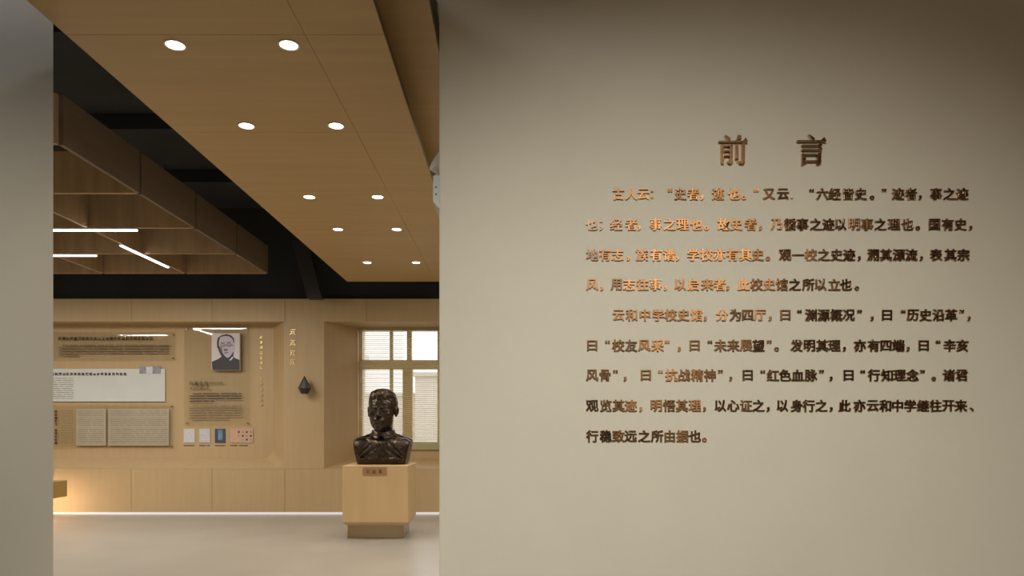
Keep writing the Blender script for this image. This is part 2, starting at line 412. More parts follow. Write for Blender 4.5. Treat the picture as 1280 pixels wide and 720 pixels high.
# ------------------------------------------------------------------ illegible print: rows of small ink marks
def marks(name, m, parent, y, x0, x1, zc, h, pitch, gap=.0, dashes=False, th=.0006):
    b = MB(); x = x0
    while x + pitch*.8 <= x1:
        if not dashes:
            wd_ = pitch*.84; n = 5
            for s in range(n):
                if rnd.random() < .85:
                    zz = zc-h/2+h*(s+.5)/n
                    b.box(x, x+wd_*rnd.uniform(.6, 1), y-th, y, zz-h*.085, zz+h*.085)
            for s in range(3):
                if rnd.random() < .7:
                    xx = x+wd_*(s+.5)/3
                    b.box(xx-wd_*.08, xx+wd_*.08, y-th, y, zc-h/2, zc+h/2*rnd.uniform(.3, 1))
            x += pitch
        else:
            l = pitch*rnd.uniform(4, 14); l = min(l, x1-x)
            b.box(x, x+l, y-th, y, zc-h/2, zc+h/2); x += l + pitch*rnd.uniform(.6, 1.2)
    return b.build(name, m, parent)

def acrylic(label, px0, py0, px1, py1, y, name='acrylic_panel'):
    t = thing(name, label, 'display panel', (X((px0+px1)/2, y), y+.03, Z(py1, y)))
    x0, x1, z0, z1 = X(px0, y), X(px1, y), Z(py1, y), Z(py0, y)
    MB().box(x0, x1, y, y+.006, z0, z1, .001).build('sheet', M['acrylic'], t)
    for xx in (x0+.035, x1-.035):
        for zz in (z0+.035, z1-.035):
            MB().tube((xx, y-.006, zz), (xx, nb-.0005, zz), .0075, 10).build('standoff', M['mirror'], t)
    return t
ay = nb-.045; s_ = ay/F
t = acrylic('wide clear acrylic panel with a dark title line, uppermost at the left', 40, 415, 219, 451, ay)
marks('title_text', M['ink'], t, ay, X(73, ay), X(194, ay), Z(423, ay), .042, .0555)
for i, (a, b) in enumerate(((78, 211), (73, 211), (73, 211), (73, 211), (73, 98))):
    marks('body_text', M['ink_pale'], t, ay, X(a, ay), X(b, ay), Z(431.6+3.15*i, ay), .016, .018, dashes=True)
# white board
wy_ = nb-.03
t = thing('white_board', 'white display board with a title row and small pictures on its top right corner', 'display board', (X(120, wy_), nb, Z(502, wy_)))
MB().box(X(30, wy_), X(206, wy_), wy_, nb-.0005, Z(502, wy_), Z(461, wy_), .003).build('board', M['board'], t)
marks('title_text', M['ink'], t, wy_, X(40, wy_), X(161, wy_), Z(467.6, wy_), .040, .0535)
for i in range(11):
    marks('body_text', M['ink_pale'], t, wy_, X(42, wy_), X(92, wy_), Z(473+2.5*i, wy_), .007, .015, dashes=True)
M['photo_grey'] = mat('grey_photo_print', (.25, .25, .29, 1), .5, noise=((14, 14, 14), .4, 2))
M['photo_lilac'] = mat('lilac_photo_print', (.62, .60, .68, 1), .5, noise=((40, 40, 40), .15, 2))
for (a, b, mm, yy0, yy1) in ((174.5, 183, 'photo_grey', 458.5, 467), (183, 191, 'photo_lilac', 458.5, 467.5), (191, 201, 'photo_grey', 458, 467)):
    MB().box(X(a, wy_)+.001, X(b, wy_)-.001, wy_-.006, wy_-.0002, Z(yy1, wy_), Z(yy0, wy_)).build('picture', M[mm], t)
# lower acrylic with papers
t = acrylic('wide clear acrylic panel holding pale printed sheets, lowest at the left', 40, 505, 217, 561, ay)
for (a, b) in ((95, 132), (135, 211)):
    o = MB().box(X(a, ay), X(b, ay), ay+.0065, ay+.008, Z(557, ay), Z(511, ay)).build('paper_sheet', M['paper'], t)
    for i in range(17):
        q = marks('printed_line', M['ink_pale'], o, ay+.0063, X(a+2, ay), X(b-2, ay), Z(514+2.5*i, ay), .0055 if i not in (3, 8) else .002, .015, dashes=True)
for i in range(14):
    marks('body_text', M['ink_pale'], t, ay, X(76, ay), X(92, ay), Z(514+3*i, ay), .006, .012, dashes=True)
for i in range(11):
    if i != 5: marks('title_text', M['ink'], t, ay, X(68.5, ay), X(72, ay), Z(514.5+3.9*i, ay), .036, .042)
# portrait panel
t = acrylic('tall clear acrylic panel with faint text under the portrait', 230, 408, 312, 532, ay)
for k in range(4):
    marks('name_text', M['ink_pale'], t, ay, X(237+6.2*k, ay), X(242.5+6.2*k, ay), Z(479, ay), .055, .058)
marks('name_text', M['ink_pale'], t, ay, X(262, ay), X(279, ay), Z(478.5, ay), .022, .024)
marks('name_text', M['ink_pale'], t, ay, X(238, ay), X(263, ay), Z(485, ay), .028, .034)
for i, (a, b) in enumerate(((241, 302), (237, 302), (237, 302), (237, 268))):
    marks('body_text', M['ink'], t, ay, X(a, ay), X(b, ay), Z(492+3.2*i, ay), .014, .018, dashes=True)
for i in range(6):
    marks('body_text', M['ink_pale'], t, ay, X(241 if i == 0 else 237, ay), X(302 if i < 5 else 285, ay), Z(507.3+3.1*i, ay), .014, .018, dashes=True)
# portrait (flat print on a board)
py_ = ay-.045
PT = thing('portrait_board', 'black and white portrait of a man in round glasses mounted above the faint text', 'portrait', (X(282.5, py_), py_+.04, Z(463, py_)))
bx_0, bx_1, bz_0, bz_1 = X(264.5, py_), X(299.5, py_), Z(462.5, py_), Z(416.5, py_)
MB().box(bx_0, bx_1, py_, ay-.0006, bz_0, bz_1).build('board', mat('portrait_backing', srgb(205, 198, 196), .5), PT)
pm = [mat('print_face', srgb(188, 178, 190), .5), mat('print_dark', srgb(48, 42, 50), .5), mat('print_shadow', srgb(105, 92, 104), .5), mat('print_jacket', srgb(44, 42, 48), .5), mat('print_white', srgb(215, 210, 215), .5)]
pr = MB()
def pu(pts, mi, lay):
    y = py_-.0006*lay
    vs = [((bx_0+(a-160)/388*(bx_1-bx_0)), (bz_1-(b-130)/505*(bz_1-bz_0))) for a, b in pts]
    pr.prism(vs, 'y', y-.0003, y, mi)
pu([(165, 522), (250, 485), (300, 450), (330, 432), (380, 470), (440, 430), (480, 468), (547, 498), (547, 634), (170, 634)], 3, 1)
pu([(240, 260), (248, 200), (280, 165), (335, 150), (400, 155), (450, 185), (468, 240), (470, 320), (455, 395), (425, 440), (375, 458), (325, 442), (285, 400), (252, 330)], 0, 2)
pu([(470, 300), (488, 305), (490, 335), (476, 368), (462, 372)], 0, 2)
pu([(240, 335), (234, 245), (248, 192), (300, 157), (370, 143), (432, 160), (470, 200), (476, 275), (464, 262), (450, 205), (400, 172), (335, 168), (280, 185), (262, 235), (260, 330)], 1, 3)
pu([(236, 300), (262, 300), (278, 350), (308, 405), (345, 440), (340, 462), (300, 455), (264, 385)], 1, 3)
pu([(262, 310), (300, 330), (318, 400), (340, 438), (318, 425), (285, 370)], 2, 4)
pu([(322, 345), (385, 345), (388, 368), (350, 378), (330, 370)], 2, 4)
pu([(335, 395), (395, 392), (392, 402), (340, 408)], 1, 5)
pu([(405, 500), (448, 452), (462, 466), (428, 505)], 4, 5)
pu([(455, 395), (470, 375), (462, 440), (440, 455), (425, 440)], 1, 4)
for (cx_, cy_) in ((318, 298), (402, 292)):
    for i in range(14):
        a, b = 2*math.pi*i/14, 2*math.pi*(i+1)/14
        pu([(cx_+34*math.cos(a), cy_+28*math.sin(a)), (cx_+34*math.cos(b), cy_+28*math.sin(b)), (cx_+27*math.cos(b), cy_+21*math.sin(b)), (cx_+27*math.cos(a), cy_+21*math.sin(a))], 1, 6)
    pu([(cx_-20, cy_-2), (cx_+18, cy_-4), (cx_+16, cy_+8), (cx_-16, cy_+9)], 2, 5)
    pu([(cx_-34, cy_-40), (cx_+30, cy_-42), (cx_+34, cy_-33), (cx_-36, cy_-31)], 2, 5)
pu([(350, 292), (370, 289), (370, 296), (350, 299)], 1, 6)
pu([(434, 288), (472, 296), (472, 303), (434, 296)], 1, 6)
pr.build('portrait_print', pm, PT)
# four small framed sheets with captions
cy0 = nb-.012
cards = [((229.5, 243.5), srgb(205, 198, 200), 'small plain white sheet, first in the row of four under the tall panel', 'w'),
         ((249, 262.5), srgb(196, 190, 192), 'small pale printed sheet, second in the row of four under the tall panel', 'p'),
         ((268.5, 281.5), srgb(62, 72, 92), 'small dark blue book cover in the row under the tall panel', 'b'),
         ((288, 316.5), srgb(200, 160, 135), 'wide pinkish sheet dotted with small dark pictures under the tall panel', 'd')]
for (a, b), c, lab, kd in cards:
    t = thing('small_sheet', lab, 'sheet', (X((a+b)/2, cy0), nb, Z(554, cy0)), 'small sheets mounted below the tall panel')
    MB().box(X(a, cy0), X(b, cy0), cy0, nb-.0005, Z(553.5, cy0), Z(536, cy0), .0015).build('sheet', mat('sheet_'+kd, c, .5, noise=((30, 30, 30), .05, 2)), t)
    marks('caption', M['ink'], t, nb, X(a, nb), X(b, nb) if kd != 'd' else X(310, nb), Z(557, nb), .013, .02, dashes=True)
    if kd in 'wp':
        for i in range(5): marks('printed_line', M['photo_lilac'], t, cy0, X(a+2.5, cy0), X(b-2, cy0), Z(539+2.6*i, cy0), .008, .012, dashes=True)
    if kd == 'b':
        MB().box(X(a+4, cy0), X(b-3.5, cy0), cy0-.0006, cy0, Z(550, cy0), Z(537, cy0)).build('cover_picture', mat('cover_blue', srgb(110, 135, 160), .5, noise=((30, 30, 8), .4, 2)), t)
    if kd == 'd':
        for r in range(3):
            for q in range(4):
                if r > 0 and q == 0 and r == 2: continue
                xx, zz = X(298.5+5*q, cy0), Z(540+4.8*r, cy0)
                MB().box(xx-.012, xx+.012, cy0-.001, cy0, zz-.013, zz+.013).build('picture', M['photo_grey'] if (r+q) % 2 else M['ink'], t)

# ------------------------------------------------------------------ raised characters on the wood wall (illegible at this distance)
def fake_glyph(x, z, y, sz, m, parent, seed):
    r = random.Random(seed); b = MB(); n = 4
    for i in range(3):
        zz = z+sz*(.38-.34*i)*r.uniform(.8, 1.1); l = sz*r.uniform(.22, .46); xo = r.uniform(-.08, .08)*sz
        b.box(x+xo-l, x+xo+l, y-.014, y, zz-sz*.05, zz+sz*.05)
    for i in range(2):
        xx = x+sz*r.uniform(-.35, .35); l = sz*r.uniform(.2, .5)
        b.box(xx-sz*.06, xx+sz*.06, y-.0135, y, z-l, z+l*.7)
    for s in (-1, 1):
        b.prism([(x+s*sz*.08, z), (x+s*sz*.2, z), (x+s*sz*.46, z-sz*.46), (x+s*sz*.34, z-sz*.46)], 'y', y-.013, y)
    return b.build('character', m, parent)
t = thing('brass_lettering', 'column of four large brass characters above the gem-shaped ornament', 'lettering', (X(366, D), D, Z(456, D)))
for i, yy in enumerate((415, 428.5, 441.5, 452.5)):
    fake_glyph(X(366, D), Z(yy, D), D, .088, M['gold'], t, 11+i)
t = thing('brass_lettering', 'thin column of tiny brass characters just right of the tall acrylic panel', 'lettering', (X(327, nb), nb, Z(508, nb)))
for i, yy in enumerate((421.5, 428, 434, 441.5, 447.5, 454, 460, 473.5, 480, 487, 494, 500, 506)):
    fake_glyph(X(327, nb), Z(yy, nb), nb, .048, M['gold'], t, 31+i)

# gem ornament
gy = D-.10
t = thing('gem_ornament', 'small black framed glass ornament shaped like a cut gem on the wood pier', 'ornament', (X(380.8, gy), D, Z(492.5, gy)))
n = 6; cxg = X(380.6, gy); rg = .086
hexp = lambda r, z: [Vector((cxg+r*math.cos(math.pi*k/3), gy+r*.95*math.sin(math.pi*k/3), z)) for k in range(n)]
mid = hexp(rg, Z(485.5, gy)); bot = hexp(rg*.55, Z(492.3, gy)); apex = Vector((cxg, gy, Z(470.5, gy)))
b = MB()
vm = [b.bm.verts.new(p) for p in mid]; vb = [b.bm.verts.new(p) for p in bot]
for k in range(n): b.bm.faces.new((vm[k], vm[(k+1) % n], vb[(k+1) % n], vb[k]))
b.bm.faces.new(vb); b.bm.faces.new(vm[::-1]); bmesh.ops.recalc_face_normals(b.bm, faces=b.bm.faces)
b.build('bowl', M['dark'], t)
b = MB(); ap = b.bm.verts.new(apex); vm = [b.bm.verts.new(p+Vector((0, 0, .001))) for p in mid]
for k in range(n): b.bm.faces.new((vm[k], vm[(k+1) % n], ap))
b.build('glass_cone', mat('smoky_glass', (.20, .21, .21, 1), .15, .3, alpha=.85), t)
for k in range(n):
    MB().tube(mid[k], apex, .0065, 6).build('edge_rod', M['dark'], t)
MB().box(cxg-.02, cxg+.02, gy+rg*.8, D-.0005, Z(487, gy), Z(483, gy)).build('wall_bracket', M['dark'], t)

# ------------------------------------------------------------------ floating bench at lower left
bxr = -(640-84)*9.5/F
t = thing('display_bench', 'floating oak display bench with light glowing beneath, at the lower left edge', 'bench', (bxr-.35, 8, 0))
MB().box(bxr-.75, bxr, 5.2, 9.5, Z(620.4, 9.5), Z(600.4, 9.5), .004).build('top', M['oak_bench'], t)
MB().box(bxr-.70, bxr-.28, 5.4, 9.25, 0, Z(620.4, 9.5)).build('base', M['oak_bench'], t)
MB().box(bxr-.72, bxr-.25, 9.252, 9.275, .02, .05).build('light_strip', M['led_bench'], t)
area('bench_light', (bxr-.48, 9.29, .06), (math.pi/2, 0, 0), .45, .03, 26, (1, .95, .93)).rotation_euler = (-math.pi/2, 0, 0)
MB().box(bxr-.26, bxr-.24, 5.4, 9.2, Z(620.4, 9.5)-.025, Z(620.4, 9.5)).build('light_strip', M['led_bench'], t)

# ------------------------------------------------------------------ pedestal
pf = 7.6
px0, px1, pbk = X(428, pf), X(510, pf), 8.23
pz0, pz1 = Z(657, pf), Z(582, pf)
ped = thing('pedestal', 'square oak pedestal with cut corners on a recessed mirror base, under the bust', 'pedestal', ((px0+px1)/2, 7.9, 0))
c_ = .0
cc = .035
body = MB()
# chamfered lower edges: taper ring at the bottom and cut vertical corner edges
def ring(z, ins, cut):
    x0, x1, y0, y1 = px0+ins, px1-ins, pf+ins, pbk-ins
    return [(x0+cut, y0, z), (x1-cut, y0, z), (x1, y0+cut, z), (x1, y1-cut, z), (x1-cut, y1, z), (x0+cut, y1, z), (x0, y1-cut, z), (x0, y0+cut, z)]
R = [ring(pz0, .03, .006), ring(pz0+.035, 0, .006), ring(pz1-.004, 0, .006), ring(pz1, .004, .006)]
V = [[body.bm.verts.new(p) for p in r] for r in R]
for i in range(3):
    for j in range(8): body.bm.faces.new((V[i][j], V[i][(j+1) % 8], V[i+1][(j+1) % 8], V[i+1][j]))
body.bm.faces.new(V[0][::-1]); body.bm.faces.new(V[3])
body.build('body', M['oak_ped'], ped)
MB().box(X(434.5, 7.71), X(504.5, 7.71), 7.71, 8.13, 0, pz0, .002).build('base', M['mirror'], ped)
o = MB().box(X(453.5, pf), X(483.5, pf), pf-.006, pf-.0003, Z(594, pf), Z(584, pf), .0015).build('plaque', M['brass'], ped)
marks('plaque_text', M['ink_pale'], o, pf-.006, X(458, pf), X(464, pf), Z(589, pf), .04, .045)
marks('plaque_text', M['ink_pale'], o, pf-.006, X(465.5, pf), X(471, pf), Z(589.5, pf), .04, .045)
marks('plaque_text', M['ink_pale'], o, pf-.006, X(473.5, pf), X(479.5, pf), Z(589, pf), .04, .045)

# ------------------------------------------------------------------ bust (implicit surfaces meshed by surface nets)
def surface_net(fn, lo, hi, h):
    xs = [np.arange(lo[i], hi[i]+h, h) for i in range(3)]
    G = np.stack(np.meshgrid(*xs, indexing='ij'), -1).astype(np.float32)
    v = fn(G[..., 0], G[..., 1], G[..., 2]); s = v < 0
    nx, ny, nz = v.shape
    acc = np.zeros((nx-1, ny-1, nz-1, 3), np.float32); cnt = np.zeros((nx-1, ny-1, nz-1), np.float32)
    offs = [(a, b, c) for a in (0, 1) for b in (0, 1) for c in (0, 1)]
    sub = lambda A, o: A[o[0]:nx-1+o[0], o[1]:ny-1+o[1], o[2]:nz-1+o[2]]
    for i, o in enumerate(offs):
        for ax in range(3):
            if o[ax] == 0:
                p = list(o); p[ax] = 1; p = tuple(p)
                va, vb = sub(v, o), sub(v, p); m = (va < 0) != (vb < 0)
                t = np.where(m, va/np.where(m, va-vb, 1), 0)
                pos = np.empty(va.shape+(3,), np.float32)
                for q in range(3): pos[..., q] = o[q]
                pos[..., ax] += t
                acc += pos*m[..., None]; cnt += m
    act = cnt > 0; idx = -np.ones(act.shape, int); idx[act] = np.arange(act.sum())
    cells = np.argwhere(act); verts = (cells+acc[act]/cnt[act][:, None])*h+np.array(lo)
    faces = []
    for ax in range(3):
        a1, a2 = (ax+1) % 3, (ax+2) % 3
        s0 = [slice(0, None)]*3; s1 = [slice(0, None)]*3
        s0[ax] = slice(0, -1); s1[ax] = slice(1, None)
        A, B = s[tuple(s0)], s[tuple(s1)]
        E = np.argwhere(A != B)
        E = E[(E[:, a1] > 0) & (E[:, a2] > 0) & (E[:, a1] < v.shape[a1]-1) & (E[:, a2] < v.shape[a2]-1)]
        e1 = np.zeros(3, int); e1[a1] = 1; e2 = np.zeros(3, int); e2[a2] = 1
        q = [idx[tuple((E-d_).T)] for d_ in (e1*0, e1, e1+e2, e2)]
        fl = A[tuple(E.T)]
        Q = np.stack(q, 1); Q[~fl] = Q[~fl][:, ::-1]; faces.append(Q)
    return verts, np.concatenate(faces)
def ell(x, y, z, c, r):
    k0 = np.sqrt(((x-c[0])/r[0])**2+((y-c[1])/r[1])**2+((z-c[2])/r[2])**2)
    return (k0-1)*min(r)
def cap(x, y, z, a, b, ra, rb):
    a = np.array(a, float); b = np.array(b, float); d = b-a; L2 = (d*d).sum()
    t = np.clip(((x-a[0])*d[0]+(y-a[1])*d[1]+(z-a[2])*d[2])/L2, 0, 1)
    return np.sqrt((x-a[0]-d[0]*t)**2+(y-a[1]-d[1]*t)**2+(z-a[2]-d[2]*t)**2)-(ra+(rb-ra)*t)
def U(a, b, k):
    h = np.clip(.5+.5*(b-a)/k, 0, 1); return b*(1-h)+a*h-k*h*(1-h)
def S(a, b, k): return -U(-a, b, k)
def head_sdf(x, y, z):
    xa = np.abs(x)
    f = ell(x, y, z, (0, .018, .035), (.0805, .096, .084))
    f = U(f, ell(x, y, z, (0, -.02, -.03), (.068, .066, .086)), .02)
    f = U(f, ell(x, y, z, (0, -.03, -.078), (.041, .05, .040)), .02)
    f = U(f, ell(xa, y, z, (.040, -.01, -.066), (.017, .03, .026)), .02)
    f = U(f, ell(x, y, z, (0, -.074, -.102), (.018, .012, .014)), .012)
    f = S(f, ell(xa, y, z, (.031, -.094, .002), (.019, .018, .013)), .008)
    f = U(f, ell(xa, y, z, (.031, -.0715, .001), (.0165, .014, .0105)), .002)
    f = U(f, cap(xa, y, z, (.016, -.086, .001), (.046, -.072, .000), .0028, .0025), .003)
    f = U(f, cap(xa, y, z, (.014, -.088, .017), (.050, -.074, .017), .0065, .0045), .006)
    f = U(f, cap(x, y, z, (0, -.084, .012), (0, -.106, -.027), .0075, .0105), .007)
    f = U(f, ell(xa, y, z, (.0125, -.096, -.031), (.009, .010, .0075)), .005)
    f = U(f, ell(xa, y, z, (.044, -.060, -.018), (.020, .018, .016)), .012)
    f = U(f, ell(x, y, z, (0, -.080, -.060), (.030, .016, .020)), .010)
    f = U(f, ell(x, y, z, (0, -.0945, -.0565), (.0215, .0075, .0048)), .003)
    f = U(f, ell(x, y, z, (0, -.0925, -.0670), (.0185, .0075, .0055)), .003)
    f = S(f, cap(x, y, z, (-.022, -.096, -.0625), (.022, -.096, -.0625), .0022, .0022), .002)
    f = S(f, cap(xa, y, z, (.018, -.104, -.036), (.032, -.090, -.058), .0035, .003), .006)
    ear = ell(xa-.25*(y-.01)-.10*(z+.008), y, z, (.0825, .010, -.002), (.0085, .018, .027))
    ear = U(ear, ell(xa, y, z, (.079, .004, -.026), (.007, .009, .009)), .006)
    ear = S(ear, ell(xa, y, z, (.0965, .004, .000), (.010, .010, .019)), .004)
    f = U(f, ear, .006)
    f = U(f, cap(x, y, z, (0, .025, -.07), (0, .035, -.20), .051, .056), .015)
    return f
def rot(x, y, a): return x*math.cos(a)+y*math.sin(a), -x*math.sin(a)+y*math.cos(a)
YAW = math.radians(-5)
def H(fn): 
    def g_(x, y, z):
        xr, yr = rot(x, y, YAW); return fn(xr, yr, z+.016)
    return g_
def hair_sdf(x, y, z):
    f = ell(x, y, z, (0, .020, .036), (.0835, .0985, .0900))
    f = U(f, ell(x, y, z, (0, -.005, .09), (.066, .064, .032)), .02)
    xa = np.abs(x)
    line = .062 - .50*np.clip(y+.062, 0, 1) - .1*np.clip(xa-.052, 0, 1) - .9*np.clip(y-.03, 0, 1)      # hairline height
    f = np.maximum(f, (line-z)*.8)
    f = f + .0016*np.sin(x*190+np.sin(y*120)*1.5)*np.sin(y*150+z*80)
    return f
def box_sd(x, y, z, c, b, r):
    q = [np.abs(x-c[0])-b[0]+r, np.abs(y-c[1])-b[1]+r, np.abs(z-c[2])-b[2]+r]
    return np.sqrt(sum(np.maximum(k, 0)**2 for k in q))+np.minimum(np.maximum(q[0], np.maximum(q[1], q[2])), 0)-r
ZB = -.324
def jacket_sdf(x, y, z):
    xa = np.abs(x); tw = 1+np.clip((-.19-z), 0, 1)*-1.0
    f = box_sd(x/np.clip(tw, .8, 1), y, z, (0, .035, -.26), (.172, .088, .085), .045)
    f = U(f, ell(xa, y, z, (.070, -.035, -.245), (.075, .040, .070)), .03)
    f = U(f, cap(xa, y, z, (.05, .035, -.200), (.150, .035, -.212), .040, .034), .015)
    f = U(f, cap(x, y, z, (0, .035, -.17), (0, .035, -.20), .058, .070), .015)
    f = U(f, cap(xa, y, z, (.02, .035, -.165), (.13, .035, -.200), .040, .028), .02)
    # placket, folds
    f = S(f, cap(x, y, z, (.004, -.078, -.175), (.004, -.084, -.33), .0030, .0030), .004)
    for (a, b) in (((.05, -.074, -.20), (.12, -.060, -.27)), ((.04, -.076, -.235), (.13, -.058, -.30))):
        f = S(f, cap(xa, y, z, a, b, .006, .003), .010)
    f = U(f, box_sd(xa, y, z, (.080, -.072, -.292), (.036, .006, .008), .004), .004)
    f = np.maximum(f, ZB-z)
    f = np.maximum(f, xa-(.168+(z+.19)*.20)+np.abs(y-.035)*.05)
    return f
def collar_sdf(x, y, z):
    zc = -.150 + .16*(y-.03)                      # rises to the nape
    r = np.sqrt(x**2+((y-.032)*.98)**2)
    rt = .0600 + (-.0+(zc+.014-z))*.22            # flares outward below
    f = np.maximum(np.abs(r-rt)-.0062, np.abs(z-zc)-.022)
    xa = np.abs(x)
    notch = np.where(y < 0, .003+np.clip(zc+.010-z, 0, 1)*.6-xa, -1.0)
    f = np.maximum(f, notch)
    return f-.0015
bs = 1.90
bc = Vector(((px0+px1)/2+X(478.5, 7.93)-X(478.5, 7.93), 7.90, pz1-ZB*bs))
bc.x = X(478.0, 7.90)
bust = thing('bronze_bust', 'dark bronze bust of a short-haired man in a high-collared jacket on the pedestal', 'bust', (bc.x, bc.y, pz1))
def net_obj(name, fn, lo, hi, h, m):
    v, f = surface_net(fn, lo, hi, h)
    me = bpy.data.meshes.new(name); me.from_pydata((v*bs+np.array(bc)).tolist(), [], f.tolist())
    me.materials.append(m); me.shade_smooth(); me.update()
    o = bpy.data.objects.new(name, me); COL.objects.link(o); attach(o, bust); return o
net_obj('head', H(head_sdf), (-.11, -.13, -.19), (.11, .135, .13), .0026, M['bronze'])
net_obj('hair', H(hair_sdf), (-.10, -.10, -.06), (.10, .135, .14), .0030, M['bronze'])
net_obj('jacket', jacket_sdf, (-.19, -.11, ZB-.008), (.19, .15, -.10), .0036, M['bronze'])
net_obj('collar', collar_sdf, (-.10, -.07, -.20), (.10, .13, -.10), .0026, M['bronze'])
for zz in (-.205, -.245, -.288):
    o = MB().tube((bc.x-.004, bc.y+(-.0865)*bs, bc.z+zz*bs), (bc.x-.004, bc.y-.094*bs, bc.z+zz*bs), .011*1.2, 14).build('button', M['bronze'], bust)

# ------------------------------------------------------------------ emergency light on the return wall
ex = X(549, 3.0); ey = 3.35
t = thing('emergency_light', 'white emergency light with a swivelling lamp head peeking past the inscription wall', 'emergency light', (ex, ey, Z(266, ey)))
b = MB(); zA, zB, zC = Z(219, ey), Z(252, ey), Z(268, ey)
b.prism([(ex, zA), (X(541.5, ey), zA-.002), (X(541.2, ey), zB), (ex-.01, zC), (ex, zC)], 'y', ey, ey+.28)
b.build('housing', M['white'], t)
for yy in (ey+.05, ey+.22):
    o = MB().tube((ex-.006, yy, zA+.050), (ex-.055, yy-.03, zA+.075), .046, 20, .050).tube((ex-.020, yy, zA), (ex-.02, yy, zA+.04), .010, 8).build('lamp_head', M['white'], t)
for zq in (Z(234, ey), Z(243, ey)):
    MB().tube((X(545, ey), ey-.002, zq), (X(545, ey), ey+.001, zq), .0045, 8).build('indicator', M['dark'], t)

# ------------------------------------------------------------------ the inscription: raised copper characters
WY = 3.0
FONT = None
_cache = {}
def glyph_mesh(ch):
    if ch in _cache: return _cache[ch]
    c = bpy.data.curves.new('glyph', 'FONT'); c.body = ch; c.size = 1; c.extrude = .035; c.offset = .006; c.resolution_u = 3
    c.align_x = 'LEFT'
    o = bpy.data.objects.new('glyph', c); COL.objects.link(o)
    dg = bpy.context.evaluated_depsgraph_get(); dg.update()
    me = bpy.data.meshes.new_from_object(o.evaluated_get(dg))
    bpy.data.objects.remove(o); bpy.data.curves.remove(c)
    n = len(me.vertices); co = np.zeros(n*3, np.float32); me.vertices.foreach_get('co', co); co = co.reshape(-1, 3)
    # horizontal smear thickens the upright strokes only, like a Song typeface
    polys = [list(p.vertices) for p in me.polygons]
    V, Fc = [], []
    for k, dx in enumerate((-.026, 0, .026)):
        q = co.copy(); q[:, 0] += dx; q[:, 2] *= (1+.05*k)
        Fc += [[i+len(V)*n for i in p] for p in polys]; V.append(q)
    q = np.concatenate(V); out = np.stack([q[:, 0], -q[:, 2], q[:, 1]], 1)
    bpy.data.meshes.remove(me)
    mn, mx = out.min(0), out.max(0)
    if ch in '，。；：“”、.': pass
    out[:, 0] -= (mn[0]+mx[0])/2; out[:, 2] -= (mn[2]+mx[2])/2
    m2 = bpy.data.meshes.new('character'); m2.from_pydata(out.tolist(), [], Fc); m2.materials.append(M['copper']); m2.update()
    _cache[ch] = (m2, mx[0]-mn[0], mx[2]-mn[2]); return _cache[ch]
